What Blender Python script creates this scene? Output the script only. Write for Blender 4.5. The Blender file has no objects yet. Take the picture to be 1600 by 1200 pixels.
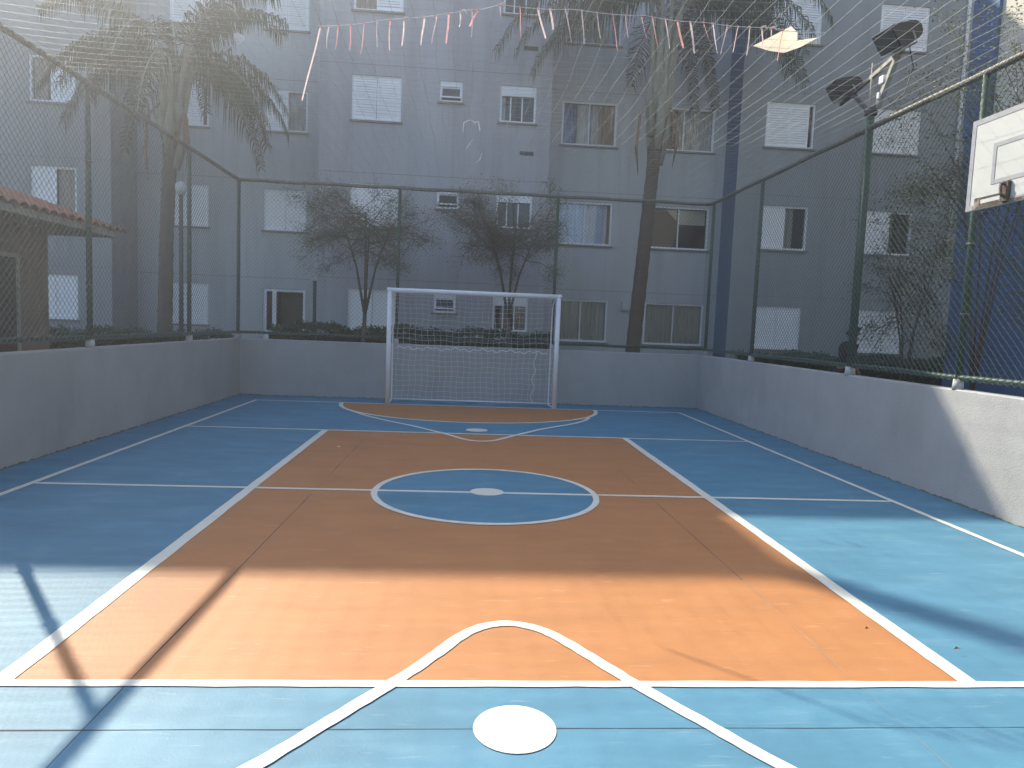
import bpy, math, random
from mathutils import Vector, Matrix
random.seed(7)
R = math.radians
C = bpy.context.scene.collection
scene = bpy.context.scene

# ------------------------------------------------------------------ camera, sky, sun, exposure
CAM_H = 1.492
PITCH, YAW, ROLL = 0.0844, 0.0732, 0.0393
cam_d = bpy.data.cameras.new('camera'); cam = bpy.data.objects.new('camera', cam_d); C.objects.link(cam)
cam_d.sensor_fit = 'HORIZONTAL'; cam_d.sensor_width = 36.0; cam_d.lens = 1084.97 / 1600 * 36
cam_d.clip_start = 0.05; cam_d.clip_end = 2000
fw = Vector((math.sin(YAW), math.cos(YAW), 0)); rt = Vector((math.cos(YAW), -math.sin(YAW), 0)); up = Vector((0, 0, 1))
f2 = fw * math.cos(PITCH) - up * math.sin(PITCH); u2 = up * math.cos(PITCH) + fw * math.sin(PITCH)
r3 = rt * math.cos(ROLL) + u2 * math.sin(ROLL); u3 = u2 * math.cos(ROLL) - rt * math.sin(ROLL)
cam.matrix_world = Matrix(((r3.x, u3.x, -f2.x, 0), (r3.y, u3.y, -f2.y, 0), (r3.z, u3.z, -f2.z, CAM_H), (0, 0, 0, 1)))
scene.camera = cam

SUN = Vector((-0.735, 0.960, 1.0)).normalized()          # towards the sun: ahead and to the left, over the roof
ELEV = math.asin(SUN.z); AZ = math.atan2(SUN.x, SUN.y)    # azimuth clockwise from +Y
world = bpy.data.worlds.new('World'); scene.world = world; world.use_nodes = True
nt = world.node_tree; bg = nt.nodes['Background']
sky = nt.nodes.new('ShaderNodeTexSky'); sky.sky_type = 'NISHITA'; sky.sun_disc = False
sky.sun_elevation = ELEV; sky.sun_rotation = AZ; sky.air_density = 1.0; sky.dust_density = 2.0; sky.altitude = 700
nt.links.new(sky.outputs[0], bg.inputs[0]); bg.inputs[1].default_value = 0.15
sun_d = bpy.data.lights.new('sun', 'SUN'); sun_d.energy = 4.4; sun_d.angle = R(0.5); sun_d.color = (1.0, 0.92, 0.76)
sun = bpy.data.objects.new('sun', sun_d); C.objects.link(sun)
sun.rotation_euler = SUN.to_track_quat('Z', 'Y').to_euler(); sun.location = SUN * 60
scene.view_settings.view_transform = 'Standard'; scene.view_settings.look = 'None'
scene.view_settings.exposure = 1.22; scene.view_settings.gamma = 1.0; scene.view_settings.use_curve_mapping = False

# ------------------------------------------------------------------ materials
def mat(name, col, rough=0.7, var=0.12, scale=3.0, bump=0.0, bscale=60.0, spec=0.4, metal=0.0, stain=None, trans=0.0, stretch=None, wear=None):
    m = bpy.data.materials.new(name); m.use_nodes = True
    n = m.node_tree.nodes; l = m.node_tree.links; b = n['Principled BSDF']
    b.inputs['Roughness'].default_value = rough; b.inputs['Metallic'].default_value = metal
    b.inputs['Specular IOR Level'].default_value = spec
    geo = n.new('ShaderNodeNewGeometry'); mp = n.new('ShaderNodeMapping'); l.new(geo.outputs['Position'], mp.inputs[0])
    if stretch: mp.inputs['Scale'].default_value = stretch
    nz = n.new('ShaderNodeTexNoise'); nz.inputs['Scale'].default_value = scale; nz.inputs['Detail'].default_value = 6; nz.inputs['Roughness'].default_value = 0.62
    l.new(mp.outputs[0], nz.inputs['Vector'])
    mr = n.new('ShaderNodeMapRange'); mr.inputs[1].default_value = 0.25; mr.inputs[2].default_value = 0.75
    mr.inputs[3].default_value = 1 - var; mr.inputs[4].default_value = 1 + var
    l.new(nz.outputs[0], mr.inputs[0])
    mx = n.new('ShaderNodeMix'); mx.data_type = 'RGBA'; mx.blend_type = 'MULTIPLY'; mx.inputs[0].default_value = 1
    mx.inputs[6].default_value = (*col, 1); l.new(mr.outputs[0], mx.inputs[7])
    out = mx.outputs[2]
    if stain:                                              # (colour, noise scale, threshold, softness, amount)
        sc_, ss, th, so, am = stain
        n2 = n.new('ShaderNodeTexNoise'); n2.inputs['Scale'].default_value = ss; n2.inputs['Detail'].default_value = 8
        l.new(mp.outputs[0], n2.inputs['Vector'])
        m2 = n.new('ShaderNodeMapRange'); m2.inputs[1].default_value = th; m2.inputs[2].default_value = th + so; m2.inputs[3].default_value = 0; m2.inputs[4].default_value = am
        l.new(n2.outputs[0], m2.inputs[0])
        m3 = n.new('ShaderNodeMix'); m3.data_type = 'RGBA'; l.new(m2.outputs[0], m3.inputs[0]); l.new(out, m3.inputs[6]); m3.inputs[7].default_value = (*sc_, 1)
        out = m3.outputs[2]
    if wear:                                               # fine scratches and scuffs: (colour, noise scale, threshold, softness, amount, stretch)
        wc, ws, wt, wso, wa, wst = wear
        mw = n.new('ShaderNodeMapping'); mw.inputs['Scale'].default_value = wst; mw.inputs['Rotation'].default_value = (0, 0, 0.15); l.new(geo.outputs['Position'], mw.inputs[0])
        nw = n.new('ShaderNodeTexNoise'); nw.inputs['Scale'].default_value = ws; nw.inputs['Detail'].default_value = 4; nw.inputs['Distortion'].default_value = 0.6; l.new(mw.outputs[0], nw.inputs['Vector'])
        mm = n.new('ShaderNodeMapRange'); mm.inputs[1].default_value = wt; mm.inputs[2].default_value = wt + wso; mm.inputs[3].default_value = 0; mm.inputs[4].default_value = wa; l.new(nw.outputs[0], mm.inputs[0])
        m4 = n.new('ShaderNodeMix'); m4.data_type = 'RGBA'; l.new(mm.outputs[0], m4.inputs[0]); l.new(out, m4.inputs[6]); m4.inputs[7].default_value = (*wc, 1); out = m4.outputs[2]
    l.new(out, b.inputs['Base Color'])
    if bump:
        nb = n.new('ShaderNodeTexNoise'); nb.inputs['Scale'].default_value = bscale; nb.inputs['Detail'].default_value = 5
        l.new(geo.outputs['Position'], nb.inputs['Vector'])
        bp = n.new('ShaderNodeBump'); bp.inputs['Strength'].default_value = bump; bp.inputs['Distance'].default_value = 0.02
        l.new(nb.outputs[0], bp.inputs['Height']); l.new(bp.outputs[0], b.inputs['Normal'])
    if trans:
        tr = n.new('ShaderNodeBsdfTranslucent'); l.new(out, tr.inputs[0]); ms = n.new('ShaderNodeMixShader'); ms.inputs[0].default_value = trans
        l.new(b.outputs[0], ms.inputs[1]); l.new(tr.outputs[0], ms.inputs[2]); l.new(ms.outputs[0], n['Material Output'].inputs[0])
    return m

def glass_mat(name):
    m = bpy.data.materials.new(name); m.use_nodes = True
    n = m.node_tree.nodes; l = m.node_tree.links; n.remove(n['Principled BSDF'])
    t = n.new('ShaderNodeBsdfTransparent'); t.inputs[0].default_value = (0.90, 0.94, 0.95, 1)
    g = n.new('ShaderNodeBsdfGlossy'); g.inputs['Roughness'].default_value = 0.03; g.inputs[0].default_value = (0.95, 0.97, 1, 1)
    f = n.new('ShaderNodeFresnel'); f.inputs[0].default_value = 1.6
    x = n.new('ShaderNodeMixShader'); l.new(f.outputs[0], x.inputs[0]); l.new(t.outputs[0], x.inputs[1]); l.new(g.outputs[0], x.inputs[2])
    l.new(x.outputs[0], n['Material Output'].inputs[0]); return m

M = {}
M['blue'] = mat('blue court paint', (0.074, 0.205, 0.300), 0.60, 0.17, 1.3, 0.06, 90, 0.45, stain=((0.14, 0.27, 0.35), 2.6, 0.54, 0.22, 0.5), stretch=(1, 2.6, 1), wear=((0.24, 0.34, 0.39), 5, 0.64, 0.08, 0.35, (1, 9, 1)))
M['orange'] = mat('orange court paint', (0.405, 0.176, 0.064), 0.60, 0.12, 1.5, 0.06, 90, 0.45, stain=((0.45, 0.22, 0.10), 3.1, 0.54, 0.22, 0.45), stretch=(1, 2.4, 1), wear=((0.55, 0.36, 0.23), 5, 0.64, 0.08, 0.35, (1, 9, 1)))
M['line'] = mat('white line paint', (0.67, 0.66, 0.57), 0.5, 0.06, 5, 0.05, 90, 0.4, stain=((0.46, 0.47, 0.46), 12, 0.58, 0.15, 0.5))
M['joint'] = mat('dark joint sealant', (0.035, 0.05, 0.065), 0.8, 0.3, 8)
M['joint_sunlit'] = mat('sunlit joint sealant', (0.30, 0.24, 0.18), 0.7, 0.5, 3)  # sunlit look of the right-hand joint put into its colour
M['plaster'] = mat('grey painted plaster', (0.36, 0.36, 0.355), 0.85, 0.10, 1.6, 0.30, 85, 0.25, stain=((0.28, 0.285, 0.27), 1.1, 0.52, 0.25, 0.5), wear=((0.24, 0.24, 0.22), 2.2, 0.53, 0.25, 0.35, (1.3, 1.3, 0.4)))
M['moss'] = mat('mossy dirt', (0.15, 0.16, 0.11), 0.95, 0.4, 9, 0.4, 50, 0.1)
M['facade_light'] = mat('light grey facade paint', (0.47, 0.485, 0.49), 0.85, 0.08, 0.7, 0.15, 50, 0.2, stain=((0.36, 0.37, 0.36), 1.1, 0.52, 0.25, 0.7), stretch=(2.2, 1, 0.16), wear=((0.36, 0.37, 0.36), 1.6, 0.56, 0.16, 0.6, (3.5, 3.5, 0.22)))
M['facade_mid'] = mat('lilac grey facade paint', (0.405, 0.41, 0.435), 0.85, 0.08, 0.7, 0.15, 50, 0.2, stain=((0.31, 0.31, 0.32), 1.1, 0.52, 0.25, 0.7), stretch=(2.2, 1, 0.16), wear=((0.31, 0.31, 0.32), 1.6, 0.56, 0.16, 0.6, (3.5, 3.5, 0.22)))
M['facade_dark'] = mat('mid grey facade paint', (0.315, 0.33, 0.335), 0.85, 0.07, 0.7, 0.15, 50, 0.2, stain=((0.25, 0.26, 0.255), 1.1, 0.52, 0.25, 0.7), stretch=(2.2, 1, 0.16), wear=((0.25, 0.26, 0.255), 1.6, 0.56, 0.16, 0.6, (3.5, 3.5, 0.22)))
M['facade_blue'] = mat('dark blue facade paint', (0.085, 0.14, 0.245), 0.8, 0.1, 0.8, 0.15, 50, 0.25)
M['cream'] = mat('cream facade paint', (0.55, 0.52, 0.45), 0.85, 0.08, 0.9, 0.2, 40, 0.2)
M['roof'] = mat('grey roof sheet', (0.2, 0.2, 0.2), 0.9, 0.1)
M['white'] = mat('white window aluminium', (0.80, 0.81, 0.82), 0.45, 0.04, 4)
M['shutter'] = mat('white shutter aluminium', (0.90, 0.90, 0.89), 0.5, 0.05, 3)
M['sill'] = mat('grey stone sill', (0.22, 0.21, 0.20), 0.8, 0.15, 6)
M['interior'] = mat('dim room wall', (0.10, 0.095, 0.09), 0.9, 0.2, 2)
M['glass'] = glass_mat('window glass')
M['curtain_beige'] = mat('beige curtain', (0.62, 0.57, 0.48), 0.9, 0.1, 3)
M['curtain_tan'] = mat('tan curtain', (0.50, 0.37, 0.27), 0.9, 0.1, 3)
M['curtain_blue'] = mat('dark blue curtain', (0.10, 0.14, 0.30), 0.9, 0.1, 3)
M['curtain_white'] = mat('pale sheer curtain', (0.72, 0.75, 0.84), 0.9, 0.08, 3)
M['curtain_grey'] = mat('grey lace curtain', (0.55, 0.55, 0.52), 0.9, 0.3, 18)
M['door_dark'] = mat('brown door leaf', (0.09, 0.075, 0.06), 0.6, 0.2, 3)
M['green'] = mat('dark green fence paint', (0.035, 0.075, 0.055), 0.5, 0.3, 14, 0.1, 80, 0.4, stain=((0.10, 0.07, 0.045), 20, 0.6, 0.15, 0.6))
M['rail'] = mat('weathered rail pipe', (0.13, 0.13, 0.10), 0.55, 0.4, 16, 0.2, 80, 0.4, stain=((0.09, 0.05, 0.03), 18, 0.55, 0.15, 0.7))
M['wire'] = mat('grey green chain link wire', (0.13, 0.15, 0.135), 0.35, 0.2, 10, spec=0.9, metal=0.3)
M['stub'] = mat('pale painted post base', (0.42, 0.42, 0.40), 0.8, 0.15, 10)
M['twine'] = mat('pale nylon twine', (0.34, 0.35, 0.32), 0.6, 0.1, 10)
M['twine_white'] = mat('white goal net twine', (0.72, 0.72, 0.72), 0.7, 0.1, 10)
M['goal'] = mat('white goal paint', (0.74, 0.74, 0.76), 0.4, 0.05, 6, stain=((0.40, 0.30, 0.22), 9, 0.68, 0.1, 0.5))
M['pink'] = mat('pink ribbon', (0.80, 0.42, 0.40), 0.6, 0.15, 20, trans=0.35)
M['pinkwhite'] = mat('pale pink ribbon', (0.80, 0.62, 0.60), 0.6, 0.15, 20, trans=0.35)
M['paper'] = mat('cream tissue paper', (0.80, 0.72, 0.56), 0.8, 0.05, 6, trans=0.5)
M['paper_white'] = mat('white paper', (0.75, 0.76, 0.78), 0.8, 0.05, 6, trans=0.4)
M['board'] = mat('white backboard paint', (0.43, 0.445, 0.43), 0.55, 0.05, 3, 0.05, 40, stain=((0.55, 0.55, 0.52), 2.2, 0.58, 0.2, 0.4))
M['boardgrey'] = mat('grey board marking', (0.27, 0.28, 0.30), 0.6, 0.1, 8)
M['rust'] = mat('rusty metal', (0.10, 0.075, 0.06), 0.85, 0.5, 18, 0.5, 60, 0.2, stain=((0.34, 0.30, 0.27), 14, 0.55, 0.1, 0.6))
M['galv'] = mat('galvanised angle iron', (0.28, 0.28, 0.25), 0.5, 0.2, 9, spec=0.5, metal=0.2, stain=((0.16, 0.11, 0.08), 14, 0.58, 0.12, 0.6))
M['lamp_black'] = mat('black lamp housing', (0.018, 0.022, 0.024), 0.45, 0.3, 7, 0.1, 30)
M['lens'] = mat('dark lamp glass', (0.05, 0.055, 0.055), 0.12, 0.2, 8, spec=0.6)
M['lamp_alu'] = mat('lamp rim aluminium', (0.62, 0.64, 0.62), 0.3, 0.1, 7, metal=0.6)
M['bark'] = mat('grey brown bark', (0.12, 0.10, 0.085), 0.95, 0.35, 9, 0.8, 28, 0.15, stretch=(1, 1, 0.4))
M['palmbark'] = mat('ringed palm bark', (0.13, 0.10, 0.078), 0.95, 0.3, 7, 0.6, 30, 0.15, stretch=(0.5, 0.5, 5))
M['palmsheath'] = mat('pale palm sheath', (0.27, 0.26, 0.20), 0.8, 0.3, 6, 0.3, 30, stretch=(3, 3, 0.5))
M['palmleaf'] = mat('dark palm leaflet', (0.040, 0.070, 0.028), 0.5, 0.35, 2.2, trans=0.25)
M['drypalm'] = mat('dry palm leaf', (0.20, 0.135, 0.085), 0.9, 0.3, 4)
M['leaf'] = mat('dull green leaf', (0.085, 0.115, 0.06), 0.6, 0.4, 2.5, trans=0.25)
M['leafred'] = mat('reddish leaf', (0.15, 0.105, 0.08), 0.6, 0.4, 2.5, trans=0.25)
M['leafyellow'] = mat('yellow green leaf', (0.15, 0.165, 0.06), 0.6, 0.35, 3, trans=0.3)
M['hedge'] = mat('dark hedge leaf', (0.045, 0.10, 0.045), 0.6, 0.45, 3, trans=0.2)
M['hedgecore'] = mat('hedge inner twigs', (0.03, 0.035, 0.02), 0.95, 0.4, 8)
M['soil'] = mat('dry garden soil and grass', (0.10, 0.095, 0.06), 0.95, 0.4, 1.5, 0.4, 20, 0.1, stain=((0.06, 0.085, 0.035), 0.8, 0.45, 0.2, 0.8))
M['tile'] = mat('terracotta tile', (0.33, 0.15, 0.09), 0.85, 0.3, 9, 0.3, 40, 0.2)
M['timber'] = mat('painted eave board', (0.36, 0.34, 0.29), 0.8, 0.2, 5)
M['kioskwall'] = mat('ochre plaster', (0.25, 0.20, 0.15), 0.9, 0.15, 1.5, 0.3, 40, 0.2)
M['skin'] = mat('skin', (0.32, 0.18, 0.12), 0.6, 0.05, 8)
M['cloth_black'] = mat('black cotton', (0.015, 0.016, 0.02), 0.9, 0.2, 8)
M['cloth_brown'] = mat('dark brown cotton', (0.035, 0.026, 0.022), 0.9, 0.2, 8)
M['hair'] = mat('dark hair', (0.012, 0.010, 0.009), 0.7, 0.3, 30)
M['pole_dark'] = mat('dark metal pole', (0.05, 0.055, 0.06), 0.6, 0.2, 8)
M['plastic'] = mat('pale plastic box', (0.5, 0.5, 0.48), 0.6, 0.05, 8)

# ------------------------------------------------------------------ mesh helpers
class MB:
    def __init__(s): s.v = []; s.f = []; s.mi = []
    def quad(s, a, b, c, d, mi=0):
        i = len(s.v); s.v += [tuple(a), tuple(b), tuple(c), tuple(d)]; s.f.append((i, i+1, i+2, i+3)); s.mi.append(mi)
    def box(s, x0, x1, y0, y1, z0, z1, mi=0, bev=0.0):
        if bev:
            return s.bbox(x0, x1, y0, y1, z0, z1, mi, bev)
        i = len(s.v)
        s.v += [(x0,y0,z0),(x1,y0,z0),(x1,y1,z0),(x0,y1,z0),(x0,y0,z1),(x1,y0,z1),(x1,y1,z1),(x0,y1,z1)]
        for f in ((0,3,2,1),(4,5,6,7),(0,1,5,4),(1,2,6,5),(2,3,7,6),(3,0,4,7)): s.f.append(tuple(i+k for k in f)); s.mi.append(mi)
    def bbox(s, x0, x1, y0, y1, z0, z1, mi, b):
        # box with chamfered top edges
        i = len(s.v)
        s.v += [(x0,y0,z0),(x1,y0,z0),(x1,y1,z0),(x0,y1,z0),(x0,y0,z1-b),(x1,y0,z1-b),(x1,y1,z1-b),(x0,y1,z1-b),
                (x0+b,y0+b,z1),(x1-b,y0+b,z1),(x1-b,y1-b,z1),(x0+b,y1-b,z1)]
        for f in ((0,3,2,1),(0,1,5,4),(1,2,6,5),(2,3,7,6),(3,0,4,7),(4,5,9,8),(5,6,10,9),(6,7,11,10),(7,4,8,11),(8,9,10,11)):
            s.f.append(tuple(i+k for k in f)); s.mi.append(mi)
    def tube(s, pts, rad, n=8, cap=True, mi=0):
        pts = [Vector(p) for p in pts]
        if not isinstance(rad, (list, tuple)): rad = [rad] * len(pts)
        base = len(s.v); prev = None
        for k, p in enumerate(pts):
            t = (pts[min(k+1, len(pts)-1)] - pts[max(k-1, 0)])
            t = t.normalized() if t.length > 1e-9 else Vector((0, 0, 1))
            if prev is None:
                a = t.cross(Vector((0, 0, 1)))
                if a.length < 1e-3: a = t.cross(Vector((1, 0, 0)))
            else:
                a = prev - t * prev.dot(t)
                if a.length < 1e-6: a = t.orthogonal()
            a.normalize(); prev = a; b = t.cross(a)
            for j in range(n):
                an = 2 * math.pi * j / n; q = p + (a * math.cos(an) + b * math.sin(an)) * rad[k]
                s.v.append((q.x, q.y, q.z))
        for k in range(len(pts) - 1):
            for j in range(n):
                a0 = base + k*n + j; a1 = base + k*n + (j+1) % n
                s.f.append((a0, a1, a1 + n, a0 + n)); s.mi.append(mi)
        if cap:
            s.f.append(tuple(base + j for j in range(n))[::-1]); s.mi.append(mi)
            s.f.append(tuple(base + (len(pts)-1)*n + j for j in range(n))); s.mi.append(mi)
    def prism(s, poly, axis, a0, a1, mi=0):
        # poly: 2D loop; axis: which axis is extruded
        def P(u, v, w):
            return {'x': (w, u, v), 'y': (u, w, v), 'z': (u, v, w)}[axis]
        i = len(s.v); n = len(poly)
        s.v += [P(u, v, a0) for u, v in poly] + [P(u, v, a1) for u, v in poly]
        s.f.append(tuple(range(i, i+n))[::-1]); s.mi.append(mi); s.f.append(tuple(range(i+n, i+2*n))); s.mi.append(mi)
        for k in range(n): s.f.append((i+k, i+(k+1) % n, i+n+(k+1) % n, i+n+k)); s.mi.append(mi)
    def build(s, name, mats, parent=None, smooth=False, kind=None, label=None):
        me = bpy.data.meshes.new(name); me.from_pydata(s.v, [], s.f)
        if not isinstance(mats, (list, tuple)): mats = [mats]
        for m in mats: me.materials.append(m if not isinstance(m, str) else M[m])
        if len(mats) > 1: me.polygons.foreach_set('material_index', s.mi)
        if smooth: me.polygons.foreach_set('use_smooth', [True] * len(me.polygons))
        me.update()
        o = bpy.data.objects.new(name, me); C.objects.link(o)
        if parent: o.parent = parent
        if kind: o['kind'] = kind
        if label: o['label'] = label
        return o

def thing(name, label, cat, loc=(0, 0, 0), group=None):
    o = bpy.data.objects.new(name, None); C.objects.link(o); o.location = loc; o.empty_display_size = 0.2
    o['label'] = label; o['category'] = cat
    if group: o['group'] = group
    return o
def tag(o, label, cat, group=None):
    o['label'] = label; o['category'] = cat
    if group: o['group'] = group
    return o
def place(parent_loc, o):      # child geometry is written in world space: undo the parent's offset
    o.matrix_parent_inverse = Matrix.Translation(Vector(parent_loc)).inverted(); return o
class T:
    """a thing whose parts are written in world coordinates"""
    def __init__(s, name, label, cat, loc, group=None):
        s.loc = loc; s.o = thing(name, label, cat, loc, group)
    def add(s, mb, name, mats, smooth=False, kind=None, label=None, parent=None):
        o = mb.build(name, mats, None, smooth, kind, label)
        if parent is None:
            o.parent = s.o; o.matrix_parent_inverse = Matrix.Translation(Vector(s.loc)).inverted()
        else:
            o.parent = parent                      # parent part sits at the world origin of its own data
        return o

# ------------------------------------------------------------------ court geometry (metres)
XL, XR, YB, YF = -4.14, 4.63, 13.27, -1.7          # inner faces of the side and back walls
WT = 0.16                                          # wall thickness
WH = 1.055                                         # wall height
RZ = 3.955                                         # top rail height
CX, CY = 0.24, 6.06

g = MB(); g.quad((-600, -600, -0.03), (600, -600, -0.03), (600, 600, -0.03), (-600, 600, -0.03))
o = g.build('ground', 'soil'); o['kind'] = 'structure'; o['label'] = 'soil and grass ground around the court'
g = MB(); g.box(XL, XR, YF, YB, -0.10, 0.0)
court = g.build('court_floor', 'blue'); court['kind'] = 'structure'; court['label'] = 'blue painted concrete sports court floor'

def flat(poly, z, name, m, wob=0):
    b = MB(); i = 0
    b.v = [(x, y, z) for x, y in poly]; b.f = [tuple(range(len(poly)))]; b.mi = [0]
    return b.build(name, m, court)
def strip(pts, w, z, name, m):
    """painted line along a polyline, its edges a little uneven as brushed by hand"""
    P = [Vector((x, y)) for x, y in pts]; b = MB(); L = []
    for k, p in enumerate(P):
        t = (P[min(k+1, len(P)-1)] - P[max(k-1, 0)]).normalized(); nn = Vector((-t.y, t.x))
        j1, j2 = random.uniform(-.0028, .0028), random.uniform(-.0028, .0028)
        L.append((p + nn * (w/2 + j1), p - nn * (w/2 + j2)))
    for a, c in zip(L[:-1], L[1:]):
        b.quad((*a[0], z), (*a[1], z), (*c[1], z), (*c[0], z))
    return b.build(name, m, court)
def seg(a, b, step=0.12):
    n = max(2, int((Vector(b) - Vector(a)).length / step)); return [tuple(Vector(a).lerp(Vector(b), k/n)) for k in range(n+1)]
def ell(cx, cy, rx, ry, a0, a1, n=64): return [(cx + rx*math.cos(a0 + (a1-a0)*k/n), cy + ry*math.sin(a0 + (a1-a0)*k/n)) for k in range(n+1)]
def smooth(P, m=6):
    out = []
    for k in range(len(P)-1):
        p0, p1, p2, p3 = P[max(k-1, 0)], P[k], P[k+1], P[min(k+2, len(P)-1)]
        for q in range(m):
            t = q/m; out.append(tuple(.5*(2*p1[i] + (p2[i]-p0[i])*t + (2*p0[i]-5*p1[i]+4*p2[i]-p3[i])*t*t + (3*p1[i]-p0[i]-3*p2[i]+p3[i])*t**3) for i in (0, 1)))
    return out + [P[-1]]
Z1, Z2, Z3, Z4 = 0.0012, 0.0024, 0.0036, 0.0052
OL, OR, YN, YV, YG = -1.785, 2.27, 2.77, 9.337, 12.485
flat([(OL, YN), (OR, YN), (OR, YV), (OL, YV)], Z1, 'orange_field', 'orange')
flat(ell(CX+0.01, CY, 0.965, 0.965, 0, 2*math.pi*71/72, 71), Z2, 'centre_circle_field', 'blue')
for sgn, yg in ((-1, YG), (1, 2*CY - YG)):
    flat(ell(0.17, yg, 2.27, 2.07*1, 0, sgn*math.pi, 48) if sgn > 0 else ell(0.17, yg, 2.27, 2.07, -math.pi, 0, 48), Z1, 'goal_area_field', 'orange')
    strip(ell(0.17, yg, 2.27, 2.07, 0, sgn*math.pi, 60), 0.07, Z3, 'line', 'line')
    # pointed arc in front of the goal area
    pts = smooth([(-1.76, 11.37), (-1.52, 10.95), (-1.22, 10.53), (-0.93, 10.2), (-0.65, 9.89), (-0.44, 9.61), (-0.24, 9.345), (-0.09, 9.12), (0.03, 8.925), (0.13, 8.815), (0.255, 8.765),
           (0.38, 8.80), (0.49, 8.90), (0.62, 9.10), (0.77, 9.345), (0.96, 9.62), (1.16, 9.91), (1.45, 10.25), (1.75, 10.6), (1.98, 10.97), (2.15, 11.37)])
    strip([(x, y if sgn < 0 else 2*CY - y) for x, y in pts], 0.062, Z4, 'line', 'line')
    b = ell(0.24, 9.69 if sgn < 0 else 2.45, 0.155, 0.155, 0, 2*math.pi*35/36, 35)
    flat(b, Z3, 'penalty_spot', 'line')
for y, w in ((YG, .06), (2*CY-YG, .06)): strip(seg((-3.62, y), (4.05, y)), w, Z2+.0004, 'line', 'line')
for y, w in ((YV, .06), (YN, .05), (CY, .055)): strip(seg((-3.6, y), (4.03, y)), w, Z3+.0004, 'line', 'line')
for x in (-3.60, 4.03): strip(seg((x, 2*CY-YG), (x, YG)), .056, Z3+.0008, 'line', 'line')
for x in (OL, OR): strip(seg((x, YN), (x, YV)), .085, Z3+.0012, 'line', 'line')
strip(ell(CX+0.01, CY, 0.975, 0.975, 0, 2*math.pi, 96), .055, Z4+.0004, 'line', 'line')
flat(ell(CX+0.02, CY+0.02, 0.15, 0.14, 0, 2*math.pi*35/36, 35), Z4+.0008, 'centre_spot', 'line')
strip(seg((XL, 2.452), (XR, 2.448), .25), .006, .0007, 'floor_joint', 'joint')
strip(seg((-1.33, YF), (-1.298, YN-.02), .25), .006, .0010, 'floor_joint', 'joint'); strip(seg((-1.297, YN+.02), (-1.23, 6.2), .25), .005, Z1+.0005, 'floor_joint', 'joint')
strip(seg((-1.23, 6.2), (-1.18, 9.3), .25), .0035, Z1+.0005, 'floor_joint', 'joint')
strip(seg((1.775, YF), (1.760, YN-.02), .25), .004, .0010, 'floor_joint', 'joint_sunlit'); strip(seg((1.759, YN+.02), (1.745, 4.0), .25), .004, Z1+.0005, 'floor_joint', 'joint_sunlit')
strip(seg((1.745, 4.0), (1.71, 7.2), .25), .004, Z1+.0005, 'floor_joint', 'joint')

# ------------------------------------------------------------------ perimeter walls
def wall(name, label, x0, x1, y0, y1):
    b = MB(); b.box(x0, x1, y0, y1, -0.1, WH, bev=0.012)
    return tag(b.build(name, 'plaster'), label, 'wall')
wl = wall('perimeter_wall', 'low grey plastered wall along the left side of the court', XL-WT, XL, YF, YB+WT)
wb = wall('perimeter_wall', 'low grey plastered wall behind the goal', XL+.002, XR-.002, YB, YB+WT-.003)
wr = wall('perimeter_wall', 'low grey plastered wall on the right, partly in sun', XR, XR+WT, YF, YB+WT)
# dirt gathered in the corner where walls meet the floor
def dirt(parent, fn, n, seed):
    rnd = random.Random(seed); b = MB(); top = []
    for k in range(n+1):
        h = max(0.002, rnd.gauss(0.009, 0.007)); top.append(h)
    for k in range(n):
        a, c = fn(k/n), fn((k+1)/n)
        b.quad((*a, 0.002), (*c, 0.002), (*c, 0.002+top[k+1]), (*a, 0.002+top[k]))
    return b.build('dirt_line', 'moss', parent, kind='stuff')
dirt(wl, lambda t: (XL+.003, YF + t*(YB-YF)), 420, 1)
dirt(wr, lambda t: (XR-.003, YF + t*(YB-YF)), 420, 2)
dirt(wb, lambda t: (XL + t*(XR-XL), YB-.003), 260, 3)

# ------------------------------------------------------------------ apartment building
H = 2.70; ROOF = 15.28
bld = T('apartment_building', 'grey apartment block with white shuttered windows behind the goal', 'building', (0, 18.5, 0))
def section(Y, x0, x1, wins, m, yback=31.0, msl=None, msr=None):
    """front wall with real openings, reveals, sides and roof; wins: (xa, xb, za, zb)"""
    xs = sorted({x0, x1} | {w[0] for w in wins} | {w[1] for w in wins}); zs = sorted({-0.1, ROOF} | {w[2] for w in wins} | {w[3] for w in wins})
    b = MB(); d = 0.16
    for i in range(len(xs)-1):
        for j in range(len(zs)-1):
            xm, zm = (xs[i]+xs[i+1])/2, (zs[j]+zs[j+1])/2
            if any(w[0] < xm < w[1] and w[2] < zm < w[3] for w in wins): continue
            b.quad((xs[i], Y, zs[j]), (xs[i+1], Y, zs[j]), (xs[i+1], Y, zs[j+1]), (xs[i], Y, zs[j+1]))
    for xa, xb, za, zb in wins:
        b.quad((xa, Y, za), (xa, Y, zb), (xa, Y+d, zb), (xa, Y+d, za)); b.quad((xb, Y, zb), (xb, Y, za), (xb, Y+d, za), (xb, Y+d, zb))
        b.quad((xa, Y, zb), (xb, Y, zb), (xb, Y+d, zb), (xa, Y+d, zb)); b.quad((xb, Y, za), (xa, Y, za), (xa, Y+d, za), (xb, Y+d, za))
    b.quad((x0, yback, -.1), (x0, Y, -.1), (x0, Y, ROOF), (x0, yback, ROOF), 1); b.quad((x1, Y, -.1), (x1, yback, -.1), (x1, yback, ROOF), (x1, Y, ROOF), 2)
    b.quad((x1, yback, -.1), (x0, yback, -.1), (x0, yback, ROOF), (x1, yback, ROOF)); b.quad((x0, Y, ROOF), (x1, Y, ROOF), (x1, yback, ROOF), (x0, yback, ROOF))
    return bld.add(b, 'wall', [M[m], M[msl or m], M[msr or m]])

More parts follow.
